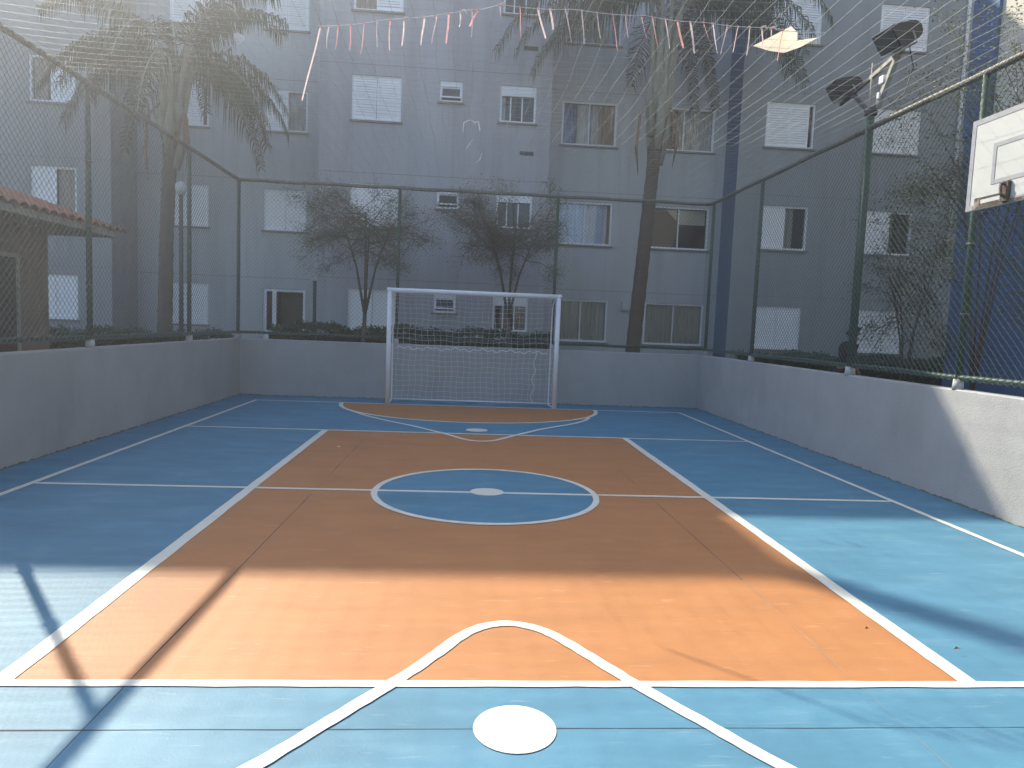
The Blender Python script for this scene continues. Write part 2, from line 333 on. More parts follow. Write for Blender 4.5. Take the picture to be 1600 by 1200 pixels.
def shutter(x0, x1, z0, z1, y):
    b = MB(); fr = 0.035
    b.box(x0, x0+fr, y, y+.03, z0, z1); b.box(x1-fr, x1, y, y+.03, z0, z1)
    b.box(x0+fr, x1-fr, y+.001, y+.029, z0, z0+fr); b.box(x0+fr, x1-fr, y+.001, y+.029, z1-fr, z1)
    n = max(6, int((z1-z0-2*fr)/0.062)); s = (z1-z0-2*fr)/n
    for k in range(n):
        a = z0+fr+k*s
        b.quad((x0+fr, y+.004, a), (x1-fr, y+.004, a), (x1-fr, y+.020, a+s*1.0), (x0+fr, y+.020, a+s*1.0))
    return b
def curtain(x0, x1, z0, z1, y, seed):
    rnd = random.Random(seed); b = MB(); n = max(8, int((x1-x0)/0.03)); ph = rnd.random()*6; fr = rnd.uniform(50, 75)
    pv = None
    for k in range(n+1):
        x = x0+(x1-x0)*k/n; yy = y+0.025*math.sin(x*fr+ph)+0.012*math.sin(x*23+ph*2)
        if pv: b.quad((pv[0], pv[1], z0), (x, yy, z0), (x, yy, z1), (pv[0], pv[1], z1))
        pv = (x, yy)
    return b
def window(Y, xa, xb, za, zb, kind, cur=None, seed=0, label=None):
    f = 0.052; y = Y+0.03
    b = MB()
    b.box(xa, xa+f, y, y+.09, za, zb); b.box(xb-f, xb, y, y+.09, za, zb); b.box(xa+f, xb-f, y+.001, y+.089, za, za+f); b.box(xa+f, xb-f, y+.001, y+.089, zb-f, zb)
    xm = (xa+xb)/2
    if kind in ('glass', 'shutL', 'shutR', 'shutLn'): b.box(xm-.018, xm+.018, y+.045, y+.075, za+f, zb-f)
    if kind == 'roller':
        b.box(xa+f, xb-f, y-.02, y+.1, zb-.26, zb-f-.002)
        for t in (0.30, 0.62): b.box(xa+(xb-xa)*t-.016, xa+(xb-xa)*t+.016, y+.045, y+.075, za+f, zb-.26)
    w = bld.add(b, 'window', 'white', label=label)
    p = MB(); top = zb-.26 if kind == 'roller' else zb-f
    s = MB(); s.box(xa-.05, xb+.05, Y-.05, Y+.026, za-.05, za-.003); bld.add(s, 'sill', 'sill', parent=w)
    if kind == 'bath':                                       # small tilting sash, hinged at the top, pushed out
        bx = MB(); bx.box(xa+f, xb-f, y-.03, y+.05, zb-.14, zb-f-.002); bld.add(bx, 'vent_box', 'white', parent=w)
        a, c = zb-.15, za+.10; o = 0.07
        s2 = MB(); 
        def q(x0, x1, t0, t1):
            s2.quad((x0, y-.004-o*t0, a+(c-a)*t0), (x1, y-.004-o*t0, a+(c-a)*t0), (x1, y-.004-o*t1, a+(c-a)*t1), (x0, y-.004-o*t1, a+(c-a)*t1))
            s2.quad((x0, y+.02-o*t0, a+(c-a)*t0), (x0, y+.02-o*t1, a+(c-a)*t1), (x1, y+.02-o*t1, a+(c-a)*t1), (x1, y+.02-o*t0, a+(c-a)*t0))
        q(xa+.02, xb-.02, 0, .1); q(xa+.02, xb-.02, .86, 1); q(xa+.02, xa+.07, .1, .86); q(xb-.07, xb-.02, .1, .86)
        bld.add(s2, 'sash', 'white', parent=w)
        p.quad((xa+.07, y+.008-o*.1, a+(c-a)*.1), (xb-.07, y+.008-o*.1, a+(c-a)*.1), (xb-.07, y+.008-o*.86, a+(c-a)*.86), (xa+.07, y+.008-o*.86, a+(c-a)*.86))
        bld.add(p, 'pane', 'glass', parent=w)
    else:
        if kind != 'shut2':
            for (u, v) in ((xa+f, xm-.018), (xm+.018, xb-f)):
                p = MB(); p.quad((u, y+.06, za+f), (v, y+.06, za+f), (v, y+.06, top), (u, y+.06, top)); bld.add(p, 'pane', 'glass', parent=w)
    sh = {'shut2': ((xa+f, xm-.007), (xm+.007, xb-f)), 'shutL': ((xa+f, xm+.05),), 'shutR': ((xm-.05, xb-f),), 'shutLn': ((xa+f, xm-.002), (xm+.002, xb-.16))}.get(kind, ())
    for (u, v) in sh: bld.add(shutter(u, v, za+f, zb-f, y+.005), 'shutter', 'shutter', parent=w)
    # the room behind
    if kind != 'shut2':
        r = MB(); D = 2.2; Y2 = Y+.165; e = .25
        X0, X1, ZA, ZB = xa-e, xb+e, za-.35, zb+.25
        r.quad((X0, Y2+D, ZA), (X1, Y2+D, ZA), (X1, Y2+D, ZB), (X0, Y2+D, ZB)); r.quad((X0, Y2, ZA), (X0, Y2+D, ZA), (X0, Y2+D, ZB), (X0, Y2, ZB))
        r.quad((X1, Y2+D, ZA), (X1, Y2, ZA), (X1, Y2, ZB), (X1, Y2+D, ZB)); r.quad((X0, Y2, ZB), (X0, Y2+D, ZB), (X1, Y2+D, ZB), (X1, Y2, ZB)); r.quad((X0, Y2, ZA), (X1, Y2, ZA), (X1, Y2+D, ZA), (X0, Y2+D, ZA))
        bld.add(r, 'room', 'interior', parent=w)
    for k, (t0, t1, m) in enumerate(cur or ()):
        c = curtain(xa+f+(xb-xa-2*f)*t0, xa+f+(xb-xa-2*f)*t1, za+f, top, Y+.15, seed*7+k); bld.add(c, 'curtain', m, parent=w)
    return w
TOP = [2.285 + H*k for k in range(4)]
secs = {}
def col(Y, xa, xb, h, kinds, rows=(0, 1, 2, 3), curs=None, dz=0.0):
    for r, k in zip(rows, kinds):
        if k is None: continue
        secs.setdefault(Y, []).append((xa, xb, TOP[r]+dz-h, TOP[r]+dz, k, (curs or {}).get(r)))
YLW, YRC, YCB, YMD, YRB = 18.67, 20.10, 18.50, 19.48, 18.53
col(YLW, -10.98, -9.87, 1.13, ['shut2', 'shutL', 'shutR'], (0, 1, 2), {1: [(.55, 1, 'curtain_tan')], 2: [(0, .3, 'curtain_tan')]}, .04)
col(YRC, -8.17, -7.13, 1.13, ['shut2', 'shut2', 'shutLn', 'shut2'], dz=.02)
col(YRC, -5.64, -4.47, 1.12, ['shut2', 'shutL', 'shut2'], (1, 2, 3), {2: [(.5, 1, 'curtain_grey')]})
col(YCB, -3.02, -1.77, 1.12, ['shut2', 'shut2', 'shut2', 'shutR'], curs={3: [(0, .5, 'curtain_tan')]})
col(YCB, -0.80, -0.21, 0.52, ['bath', 'bath', 'bath', 'bath'], dz=-.02)
col(YCB, 0.76, 1.70, 0.93, ['roller', 'roller', 'roller', 'roller'], dz=-.03, curs={2: [(.0, .12, 'curtain_grey')]})
col(YMD, 2.52, 4.05, 1.18, ['glass'] * 4, curs={0: [(0, 1, 'curtain_beige')], 1: [(0, .95, 'curtain_white')], 2: [(0, .27, 'curtain_blue'), (.27, .5, 'curtain_beige'), (.55, 1, 'curtain_tan')], 3: [(.1, .9, 'curtain_grey')]})
col(YMD, 5.10, 6.82, 1.18, ['glass'] * 3, (0, 1, 2), curs={0: [(0, 1, 'curtain_beige')], 2: [(.4, 1, 'curtain_grey')]})
col(YRB, 7.87, 9.22, 1.17, ['shut2', 'shutL', 'shutLn', 'shut2'], curs={1: [(.6, .75, 'curtain_beige')]})
col(YRB, 10.82, 12.18, 1.17, ['shut2', 'shutL', 'shut2', 'shut2'], curs={1: [(.5, .68, 'curtain_beige')]})
door_op = (-5.64, -4.47, -0.02, 2.26)
for Y, x0, x1, m, sl, sr in ((YLW, -24, -9.03, 'facade_dark', None, None), (YRC, -9.028, -3.832, 'facade_light', None, None), (YCB, -3.83, 2.10, 'facade_mid', None, None),
                     (YMD, 2.102, 7.168, 'facade_light', None, None), (YRB, 7.17, 16.0, 'facade_dark', 'facade_blue', None)):
    ws = [w[:4] for w in secs[Y]] + ([door_op] if Y == YRC else [])
    section(Y, x0, x1, ws, m, msl=sl, msr=sr)
    for k in range(4):                                        # shallow joint line at every floor slab
        b = MB(); b.box(x0+.003, x1-.003, Y-.004, Y-.0005, 2.545+H*k, 2.558+H*k); bld.add(b, 'slab_joint', 'sill')
    for k, (xa, xb, za, zb, kd, cu) in enumerate(secs[Y]): window(Y, xa, xb, za, zb, kd, cu, seed=k+int(Y*10))
# pull-down blind in the right pane of the dark window of the right middle bay; beige triangle in its left pane is a painted reflection
b = MB(); b.quad((5.98, YMD+.19, 4.52), (6.76, YMD+.19, 4.52), (6.76, YMD+.19, 4.93), (5.98, YMD+.19, 4.93)); b.quad((5.62, YMD+.192, 4.93), (5.94, YMD+.192, 4.62), (5.94, YMD+.192, 4.93), (5.78, YMD+.192, 4.93)); bld.add(b, 'blind_and_reflection', 'curtain_beige')
# entrance door with a sidelight
b = MB(); y = YRC+.04; xa, xb = door_op[:2]
b.box(xa, xa+.09, y, y+.1, 0, 2.26); b.box(xa+.25, xa+.36, y, y+.1, 0, 2.26); b.box(xb-.07, xb, y, y+.1, 0, 2.26)
b.box(xa+.36, xb-.07, y+.001, y+.099, 2.18, 2.258); b.box(xa+.09, xa+.25, y+.001, y+.099, 2.18, 2.258); b.box(xa+.09, xa+.25, y+.001, y+.099, 0.0, 1.08)
dr = bld.add(b, 'door', 'white', label='white framed entrance door with dark opening and sidelight')
p = MB(); p.quad((xa+.09, y+.05, 1.08), (xa+.25, y+.05, 1.08), (xa+.25, y+.05, 2.18), (xa+.09, y+.05, 2.18)); bld.add(p, 'pane', 'glass', parent=dr)
p = MB(); p.box(xa+.36, xb-.07, y+.5, y+.55, 0, 2.18); bld.add(p, 'door_leaf', 'door_dark', parent=dr)
# small wall fittings
for x0, x1, z0, z1 in ((1.33, 1.69, 8.56, 8.66), (1.32, 1.68, 5.92, 6.01)):
    b = MB(); b.box(x0, x1, YCB-.02, YCB-.002, z0, z1)
    for k in range(3): b.box(x0+.02, x1-.02, YCB-.028, YCB-.021, z0+.012+k*.03, z0+.026+k*.03)
    bld.add(b, 'vent_grille', 'pole_dark')
b = MB(); b.box(4.44, 4.64, YMD-.10, YMD-.002, 2.03, 2.27); b.box(4.50, 4.58, YMD-.112, YMD-.102, 2.07, 2.20); bld.add(b, 'wall_light', 'plastic')
b = MB(); b.tube([(13.22, YRB-.05, 3.9), (13.22, YRB-.05, ROOF)], .045, 8)
for k in range(9): b.tube([(13.22, YRB-.05, 4.2+k*1.2), (13.22, YRB-.05, 4.26+k*1.2)], .06, 8)
bld.add(b, 'downpipe', 'white', True)
b = MB(); b.tube([(-4.19, YRC-.06, 0.0), (-4.19, YRC-.06, 2.52)], .055, 8); lp = bld.add(b, 'drain_pipe', 'pole_dark', True)
b = MB(); b.box(-4.30, -4.08, YRC-.16, YRC-.002, 2.52, 2.62); bld.add(b, 'pipe_head', 'plastic', parent=lp)
b = MB(); b.tube([(-9.06, 18.75, ROOF), (-9.06, 18.75, ROOF+4.2)], [.16, .13], 10); b.tube([(-9.06, 18.75, ROOF+4.2), (-9.06, 18.75, ROOF+4.9)], .02, 6); bld.add(b, 'roof_mast', 'galv', True)

# ------------------------------------------------------------------ building at the right (blue below, cream above)
rb = T('side_building', 'blue and cream building beyond the right fence', 'building', (9, 12, 0))
b = MB(); b.box(9.0, 22, -14, 12.35, -.1, 12.0); rb.add(b, 'upper_wall', 'cream')
b = MB(); b.box(8.97, 8.998, -14, 12.36, -.1, 5.2); rb.add(b, 'blue_wall_band', 'facade_blue')
b = MB(); b.box(8.94, 9.3, 11.75, 12.38, 5.202, 12.3); rb.add(b, 'corner_pilaster', 'facade_blue')
b = MB(); b.box(8.8, 22.2, -14.2, 12.6, 12.302, 12.45); rb.add(b, 'roof', 'roof')

# ------------------------------------------------------------------ kiosk at the left
ks = T('kiosk', 'small ochre kiosk with terracotta tiled eave beyond the left fence', 'kiosk', (-7.5, 9, 0))
b = MB(); b.box(-9.4, -6.1, 3.0, 10.75, -.1, 2.72); ks.add(b, 'wall', 'kioskwall')
b = MB()
for a in ((9.05, 9.11), (9.97, 10.03)): b.box(-6.098, -6.06, a[0], a[1], 0, 2.2)
b.box(-6.098, -6.061, 9.11, 9.97, 2.14, 2.199)
kd = ks.add(b, 'door', 'timber'); b = MB(); b.box(-6.098, -6.08, 9.11, 9.97, 0, 2.14); b.box(-6.08, -6.03, 9.87, 9.91, 1.0, 1.05); ks.add(b, 'door_leaf', 'door_dark', parent=kd)
b = MB(); b.prism([(-9.9, 2.62), (-5.5, 2.62), (-5.5, 2.72), (-7.75, 3.45), (-9.9, 2.72)], 'y', 2.4, 11.6); rf = ks.add(b, 'roof', 'timber')
tm = None
sl = math.atan2(0.73, 2.25)
for r in range(4):
    for k in range(44):
        yy = 11.62 - k*0.21
        if tm is None:
            b = MB(); n = 5
            for q in range(n):
                a0, a1 = math.pi*q/n, math.pi*(q+1)/n
                P = lambda a, x, s: (x, -.105*math.cos(a)*s, .062*math.sin(a)*s)
                b.quad(P(a0, 0, 1), P(a1, 0, 1), P(a1, -.46, .85), P(a0, -.46, .85)); b.quad(P(a0, 0, .82), P(a0, 0, 1), P(a1, 0, 1), P(a1, 0, .82))
            o = b.build('roof_tile', 'tile'); tm = o.data
        else:
            o = bpy.data.objects.new('roof_tile', tm); C.objects.link(o)
        o.parent = rf; x = -5.44 - r*.40
        o.location = (x, yy, 2.722 + (-5.5-x)*math.tan(sl) + .012); o.rotation_euler = (0, sl + random.uniform(-.02, .02), random.uniform(-.03, .03))

# ------------------------------------------------------------------ chain link fences
def chain_link(P, length, z0, z1, w=0.040, rad=0.0023):
    """P(u, z, d): point at u along the fence, height z, depth d; zigzag wires hooked into one another"""
    b = MB(); nc = int(length/w); nz = int((z1-z0)/w)
    V = b.v; F = b.f
    for i in range(nc):
        base = len(V); jit = random.uniform(-.003, .003)
        for k in range(nz+1):
            odd = (k + i) % 2
            u = (i + odd)*w + (0.0016 if odd else -0.0016) + jit + .004*math.sin(k*.21+i*.05); z = z0 + k*w
            d = 0.0025 if odd else -0.0025
            for (du, dd) in ((0, rad*1.15), (-rad, -rad*.6), (rad, -rad*.6)): V.append(P(u+du, z, d+dd))
        for k in range(nz):
            a = base+k*3
            F += [(a, a+1, a+4, a+3), (a+1, a+2, a+5, a+4), (a+2, a, a+3, a+5)]
    b.mi = [0]*len(F); return b
def fence(name, label, A, Bp, posts, inward, skip_posts=()):
    """A, Bp ends on the wall's top centre line; inward: unit vector towards the court"""
    A = Vector(A); Bp = Vector(Bp); L = (Bp-A).length; t = (Bp-A)/L; nv = Vector(inward)
    f = T(name, label, 'fence', (A.x, A.y, WH))
    for u in posts:
        c = A + t*u; b = MB(); b.tube([(c.x, c.y, WH+.02), (c.x, c.y, RZ)], .031, 10); po = f.add(b, 'post', 'green', True)
        b = MB(); b.tube([(c.x, c.y, WH-.004), (c.x, c.y, WH+.095)], [.052, .044], 10); f.add(b, 'post_base', 'stub', True, parent=po)
        b = MB()
        for zz in (1.75, 2.4, 3.1): b.tube([(c.x, c.y, zz), (c.x, c.y, zz+.018)], .041, 8)
        f.add(b, 'tie_band', 'rail', True, parent=po)
    def rail(z, r, nm, m):
        b = MB(); n = 26; b.tube([(*(A + t*(L*k/n)).xy, z + .006*math.sin(k*1.7)) for k in range(n+1)], r, 8); return f.add(b, nm, m, True)
    rail(RZ, .033, 'top_rail', 'rail'); rail(WH+.115, .026, 'bottom_rail', 'green')
    # wires wrap the rails: mesh reaches just past them
    def P(u, z, d):
        q = A + t*u + nv*(d + .041); return (q.x, q.y, z)
    f.add(chain_link(P, L, WH+.078, RZ+.036), 'chain_link', 'wire', kind='stuff')
    return f
o_ = 0.045
fb = fence('chain_link_fence', 'green chain link fence on the wall behind the goal', (XL-o_, YB+o_, 0), (XR+o_, YB+o_, 0), (0.0, 2.93, 5.90, 8.93), (0, -1, 0))
fl = fence('chain_link_fence', 'green chain link fence along the left side of the court', (XL-o_, YF, 0), (XL-o_, YB+o_-.01, 0), (0.2, 3.2, 8.0, 9.85, 12.70), (1, 0, 0))
fr = fence('chain_link_fence', 'green chain link fence along the right side under the floodlights', (XR+o_, YF, 0), (XR+o_, YB+o_-.01, 0), (0.2, 3.2, 7.92, 12.66), (-1, 0, 0))

# ------------------------------------------------------------------ overhead net
net = T('overhead_net', 'pale square mesh net stretched over the court', 'net', (0.25, 6, RZ))
b = MB(); sp = 0.155
def nz_(x, y):
    fx = (x-XL)/(XR-XL); return RZ - .01 - .10*math.sin(math.pi*max(0, min(1, fx)))*(0.7+.3*math.sin(y*1.1)) + .012*math.sin(x*3.1+y*2.3) 
nx = int((XR-XL+2*o_)/sp); ny = int((YB-YF)/sp)
for i in range(nx+1):
    x = XL-o_ + i*sp
    b.tube([(x + .012*math.sin(k*.9+i), YF + (YB+o_-YF)*k/60, nz_(x, YF+(YB+o_-YF)*k/60)) for k in range(61)], .0012, 3, False)
for j in range(ny+1):
    yy = YF + j*sp
    b.tube([(XL-o_ + (XR-XL+2*o_)*k/36, yy + .012*math.sin(k*.8+j*1.3), nz_(XL-o_+(XR-XL+2*o_)*k/36, yy)) for k in range(37)], .0012, 3, False)
net.add(b, 'netting', 'twine', kind='stuff')

# ------------------------------------------------------------------ ribbon string and papers lying on the net
rs = T('ribbon_string', 'string of hanging pink ribbons tied under the net', 'garland', (0.5, 5.8, 3.9))
cord = [(-1.31, 6.31), (-0.74, 6.09), (-0.05, 5.80), (0.2, 5.66), (0.8, 5.65), (1.37, 5.67), (1.86, 5.71), (2.39, 5.72), (2.9, 5.74)]
def cordpt(x):
    for (a, c) in zip(cord[:-1], cord[1:]):
        if a[0] <= x <= c[0]:
            t = (x-a[0])/(c[0]-a[0]); y = a[1]+(c[1]-a[1])*t; return Vector((x, y, 3.985 - .012*math.sin(t*math.pi)))
    return Vector((x, cord[-1][1], 3.985))
b = MB(); b.tube([cordpt(-1.31 + 4.2*k/80) for k in range(81)], .0022, 4); rs.add(b, 'cord', 'twine_white')
rx = [(-1.31, .63, -.14), (-1.23, .19, -.02), (-1.14, .20, -.03), (-1.03, .21, -.01), (-.91, .25, -.03), (-.80, .21, 0), (-.69, .25, 0), (-.57, .22, -.01), (-.40, .23, -.02), (-.30, .23, -.03),
      (-.20, .24, -.01), (-.10, .12, -.01), (-.01, .21, 0), (.04, .13, -.07), (.20, .11, .02), (.36, .24, .02), (.50, .22, .07), (.60, .15, .03), (.72, .24, .06), (.85, .25, .03), (.97, .20, .04), (1.10, .27, .05),
      (1.20, .17, .03), (1.33, .23, .07), (1.42, .23, .06), (1.53, .22, .05), (1.63, .21, .06), (1.74, .24, .05), (1.85, .19, .08), (1.93, .23, .05), (2.05, .23, -.04), (2.14, .20, -.03), (2.24, .22, -.01), (2.34, .16, .02), (2.42, .10, .01), (2.52, .25, -.03)]
for k, (x, ln, dx) in enumerate(rx):
    p0 = cordpt(x); b = MB(); n = 6; w = random.choice((.0035, .005, .0065, .008)); ph = random.random()*6; tw = random.uniform(-1.2, 1.2)
    pv = None
    for q in range(n+1):
        t = q/n; c = p0 + Vector((dx*t + 0.003*math.sin(t*5+ph), .008*math.sin(t*4+ph), -ln*t)); a = tw*t + .3*math.sin(ph)
        e = Vector((math.cos(a), math.sin(a), 0))*w
        if pv: b.quad(pv[0], pv[1], c+e, c-e)
        pv = (c-e, c+e)
    b.tube([p0+Vector((-.008, 0, .004)), p0+Vector((.008, 0, -.006))], .007, 5)
    if k in (7, 33, 34, 11, 14): b.tube([p0+Vector((-.01, 0, -.01)), p0+Vector((.012, .004, .008)), p0+Vector((.03, 0, .012)), p0+Vector((.045, 0, -.012))], [.008, .009, .007, .004], 5)
    rs.add(b, 'ribbon', random.choice(('pink', 'pinkwhite', 'pinkwhite')))

def sheet(name, label, outline, zc, m, cat, sag=.02):
    b = MB(); n = len(outline); cx = sum(p[0] for p in outline)/n; cy = sum(p[1] for p in outline)/n
    vs = [(cx, cy, zc-sag)]
    for s in (.5, 1.0):
        for (x, y, dz) in outline: vs.append((cx+(x-cx)*s, cy+(y-cy)*s, zc - sag*(1-s) + dz*s))
    b.v = vs
    for k in range(n): b.f.append((0, 1+k, 1+(k+1) % n)); b.f.append((1+k, 1+n+k, 1+n+(k+1) % n, 1+(k+1) % n))
    b.mi = [0]*len(b.f); o = b.build(name, m, None, False); return tag(o, label, cat)
sheet('paper_kite', 'cream paper kite caught on the net near the floodlights', [(2.40, 6.03, 0), (2.47, 5.87, .01), (2.57, 5.69, .035), (2.66, 5.76, .02), (2.70, 5.84, -.01), (2.86, 5.80, .01), (2.80, 5.99, 0), (2.72, 6.13, 0), (2.56, 6.08, -.01)], 3.96, 'paper', 'kite', .03)
b = MB(); c0 = Vector((-4.69, 14.9, 7.02))
for k in range(10):
    a, c = k*.628, (k+1)*.628; R1 = lambda t: c0 + Vector((math.cos(t)*.10*(1+.25*math.sin(t*3)), .05*math.sin(t*2), math.sin(t)*.14*(1+.2*math.cos(t*2))))
    b.v += [tuple(c0+Vector((0, -.06, 0))), tuple(R1(a)), tuple(R1(c))]; b.f.append((3*k, 3*k+1, 3*k+2)); b.mi.append(0)
tag(b.build('plastic_bag', 'paper_white'), 'pale crumpled bag caught in the fronds of the left palm', 'bag')
for (x, y, lab, pts) in ((0.02, 8.4, 'tangled white thread on the net below the small window', [(-.10, .02, -.08), (-.09, 0, .03), (-.02, .01, .07), (.04, 0, .04), (.08, .01, .06), (.10, 0, -.05)]),
                    (0.03, 9.25, 'short white scrap hanging from the net, upper of two', [(-.07, .02, -.09), (-.03, 0, -.03), (.015, 0, .03)]),
                    (0.16, 10.0, 'short white scrap hanging from the net, lower of two', [(-.06, .02, -.08), (0, 0, -.03), (.02, 0, .06)])):
    b = MB(); b.tube([(x+a, y+c, nz_(x, y)-.07+d) for a, c, d in pts], [.003 + .004*(k % 2) for k in range(len(pts))], 5)
    tag(b.build('thread_scrap', 'paper_white'), lab, 'scrap')

# ------------------------------------------------------------------ futsal goal
gl = T('goal', 'white futsal goal with net at the far end of the court', 'goal', (0.2, YG, 0))
GX0, GX1, GH = -1.31, 1.70, 2.03
gy = YG+.01
for x in (GX0, GX1):
    b = MB(); b.tube([(x, gy, 0.005), (x, gy, GH+.03)], .043, 14); gl.add(b, 'post', 'goal', True)
b = MB(); b.tube([(GX0-.05, gy, GH), (GX1+.05, gy, GH)], .043, 14); gl.add(b, 'crossbar', 'goal', True)
for x in (GX0+.03, GX1-.06):
    b = MB(); b.tube([(x, gy, GH-.03), (x, gy+.28, GH-.12), (x, gy+.36, GH-.3), (x, gy+.42, .12), (x, gy+.40, .04), (x+.01, gy+.05, .035)], .013, 8); gl.add(b, 'back_stanchion', 'goal', True)
b = MB(); b.tube([(GX0, gy+.42, .05), (GX1, gy+.42, .05)], .014, 8); gl.add(b, 'base_bar', 'goal', True)
def gnet(u, v):      # u across 0..1, v 0 at the crossbar .. 1 at the floor behind
    x = GX0 + (GX1-GX0)*u
    if v < .2: t = v/.2; y = gy + .40*math.sin(t*math.pi/2); z = GH - .04 - .22*t*t - .05*math.sin(u*math.pi)*t
    else: t = (v-.2)/.8; y = gy + .40 + .10*math.sin(t*math.pi) + .03*math.sin(u*17+t*6); z = (GH-.26 - .05*math.sin(u*math.pi))*(1-t) + .02
    return (x + .012*math.sin(v*23+u*9), y, z + .010*math.sin(u*31+v*11))
b = MB(); nu, nv = 27, 23
for i in range(nu+1): b.tube([gnet(i/nu, k/40) for k in range(41)], .0024, 3, False)
for j in range(nv+1): b.tube([gnet(k/54, j/nv) for k in range(55)], .0024, 3, False)
for sx, x in ((0, GX0), (1, GX1)):
    for k in range(16):
        z = .1 + k*.12; b.tube([(x, gy, z), (x + .01*math.sin(k*2), gy+.2, z-.03), gnet(sx, min(1, .2+.8*(1-z/1.8)))], .0024, 3, False)
    for k in range(1, 4): b.tube([(x, gy+.1*k, .04), (x+.015, gy+.1*k, 1.0), (x, gy+.1*k, 1.95)], .0024, 3, False)
gl.add(b, 'net', 'twine_white', kind='stuff')
b = MB(); b.tube([(GX0+.1+2.8*k/60, gy+.47+.02*math.sin(k), 1.0+.02*math.sin(k*1.7)+.015*math.sin(k*.6)) for k in range(61)], .008, 5)
gl.add(b, 'gathered_rope', 'twine_white')
b = MB(); b.tube([(GX1-.34+.03*math.sin(k*.9)-.002*k, gy+.36+.01*math.sin(k*1.3), 1.05-.045*k) for k in range(23)], .006, 5); gl.add(b, 'loose_cord', 'twine_white')

# ------------------------------------------------------------------ floodlight pole
fp = T('floodlight_pole', 'dark green pole with two black floodlights on a V bracket', 'floodlight', (XR+o_, 8.06, WH))
px, py = XR+o_, 8.06
b = MB(); b.tube([(px, py, WH-.004), (px, py, 4.16)], .045, 12); pp = fp.add(b, 'pole', 'green', True)
b = MB(); b.tube([(px, py, WH-.006), (px, py, WH+.10)], [.062, .054], 12); fp.add(b, 'post_base', 'stub', True, parent=pp)
b = MB(); b.tube([(px, py, 4.10), (px, py, 4.18)], .07, 10); fp.add(b, 'collar', 'pole_dark', True)
EA, EB = Vector((px-.02, py+.66, 4.42)), Vector((px+.02, py-.50, 4.66))     # cross bar, far end to near end
def bar(p, q, w, m, name):
    p, q = Vector(p), Vector(q); t = (q-p).normalized(); a = t.cross(Vector((1, 0, 0))).normalized()*w; c = Vector((1, 0, 0))*w
    b = MB(); i = len(b.v)
    for e in (p, q): b.v += [tuple(e-a-c), tuple(e+a-c), tuple(e+a+c), tuple(e-a+c)]
    b.f = [(0, 1, 2, 3), (7, 6, 5, 4), (0, 4, 5, 1), (1, 5, 6, 2), (2, 6, 7, 3), (3, 7, 4, 0)]; b.mi = [0]*6
    return fp.add(b, name, m)
bar(EA, EA.lerp(EB, .52), .016, 'pole_dark', 'cross_bar'); bar(EA.lerp(EB, .52), EB, .022, 'galv', 'cross_bar')
bar((px, py+.03, 4.14), EA.lerp(EB, .22), .020, 'pole_dark', 'brace'); bar((px+.01, py-.10, 4.16), EA.lerp(EB, .93), .026, 'galv', 'brace')
bar((px-.01, py+.02, 4.12), (px-.01, py+.02, 4.70), .010, 'galv', 'angle_iron')
bar((px, py+.05, 4.15), (px, py-.12, 4.17), .022, 'pole_dark', 'bracket_plate')
b = MB(); b.box(px-.03, px+.02, py-.24, py-.16, 4.40, 4.48); fp.add(b, 'junction_box', 'white'); b = MB(); b.box(px-.03, px+.02, py-.18, py-.14, 4.24, 4.31); fp.add(b, 'junction_box', 'white')
def floodlight(base, aim, s, name='floodlight'):
    """box lamp with a rounded back and a hooded open front that faces 'aim'"""
    base = Vector(base); z = Vector(aim).normalized(); x = z.cross(Vector((0, 0, 1))).normalized(); y = x.cross(z)
    c = base + y*(.17*s) 
    def W(a, bb, cc): q = c + x*a*s + y*bb*s + z*cc*s; return (q.x, q.y, q.z)
    b = MB(); prof = [(.30, .165), (.10, .17), (-.05, .165), (-.15, .14), (-.21, .09), (-.235, .03), (-.235, -.04), (-.20, -.10), (-.12, -.145), (.02, -.17), (.22, -.17)]  # (depth, height)
    n = len(prof); i0 = len(b.v)
    for sx in (-.24, .24):
        for d, h in prof: b.v.append(W(sx, h, d))
    for k in range(n-1): b.f.append((i0+k, i0+k+1, i0+n+k+1, i0+n+k))
    b.f.append(tuple(range(i0, i0+n))); b.f.append(tuple(range(i0+n, i0+2*n))[::-1]); b.mi = [0]*len(b.f)
    h = fp.add(b, name, 'lamp_black')
    b = MB()
    for (a0, a1, h0, h1) in ((-.25, .25, .166, .184), (-.25, .25, -.188, -.171)): 
        d0 = .302 if h0 > 0 else .222
        b.quad(W(a0, h0, d0), W(a1, h0, d0), W(a1, h1, d0), W(a0, h1, d0)); b.quad(W(a0, h1, d0), W(a1, h1, d0), W(a1, h1, d0-.26), W(a0, h1, d0-.26)); b.quad(W(a0, h0, d0), W(a0, h0, d0-.26), W(a1, h0, d0-.26), W(a1, h0, d0))
    fp.add(b, 'rim', 'lamp_alu', parent=h)
    b = MB(); b.quad(W(-.22, -.155, .235), W(.22, -.155, .235), W(.22, .15, .297), W(-.22, .15, .297)); fp.add(b, 'lens', 'lens', parent=h)
    b = MB(); b.tube([W(-.27, 0, -.02), W(-.27, -.20, -.04), W(.27, -.20, -.04), W(.27, 0, -.02)], .014*s, 6); fp.add(b, 'yoke', 'galv', parent=h)
floodlight(EB + Vector((0.0, .02, .03)), (-1, -.10, -.42), 0.66)
floodlight(EA + Vector((.02, -.12, .06)), (-1, .1, -.30), 0.60)
b = MB(); b.tube([EB+Vector((.05, 0, .1)), EB+Vector((.10, -.05, -.2)), EB+Vector((.06, 0, -.45)), (px+.03, py-.05, 4.05)], .006, 5); fp.add(b, 'cable', 'lamp_black')

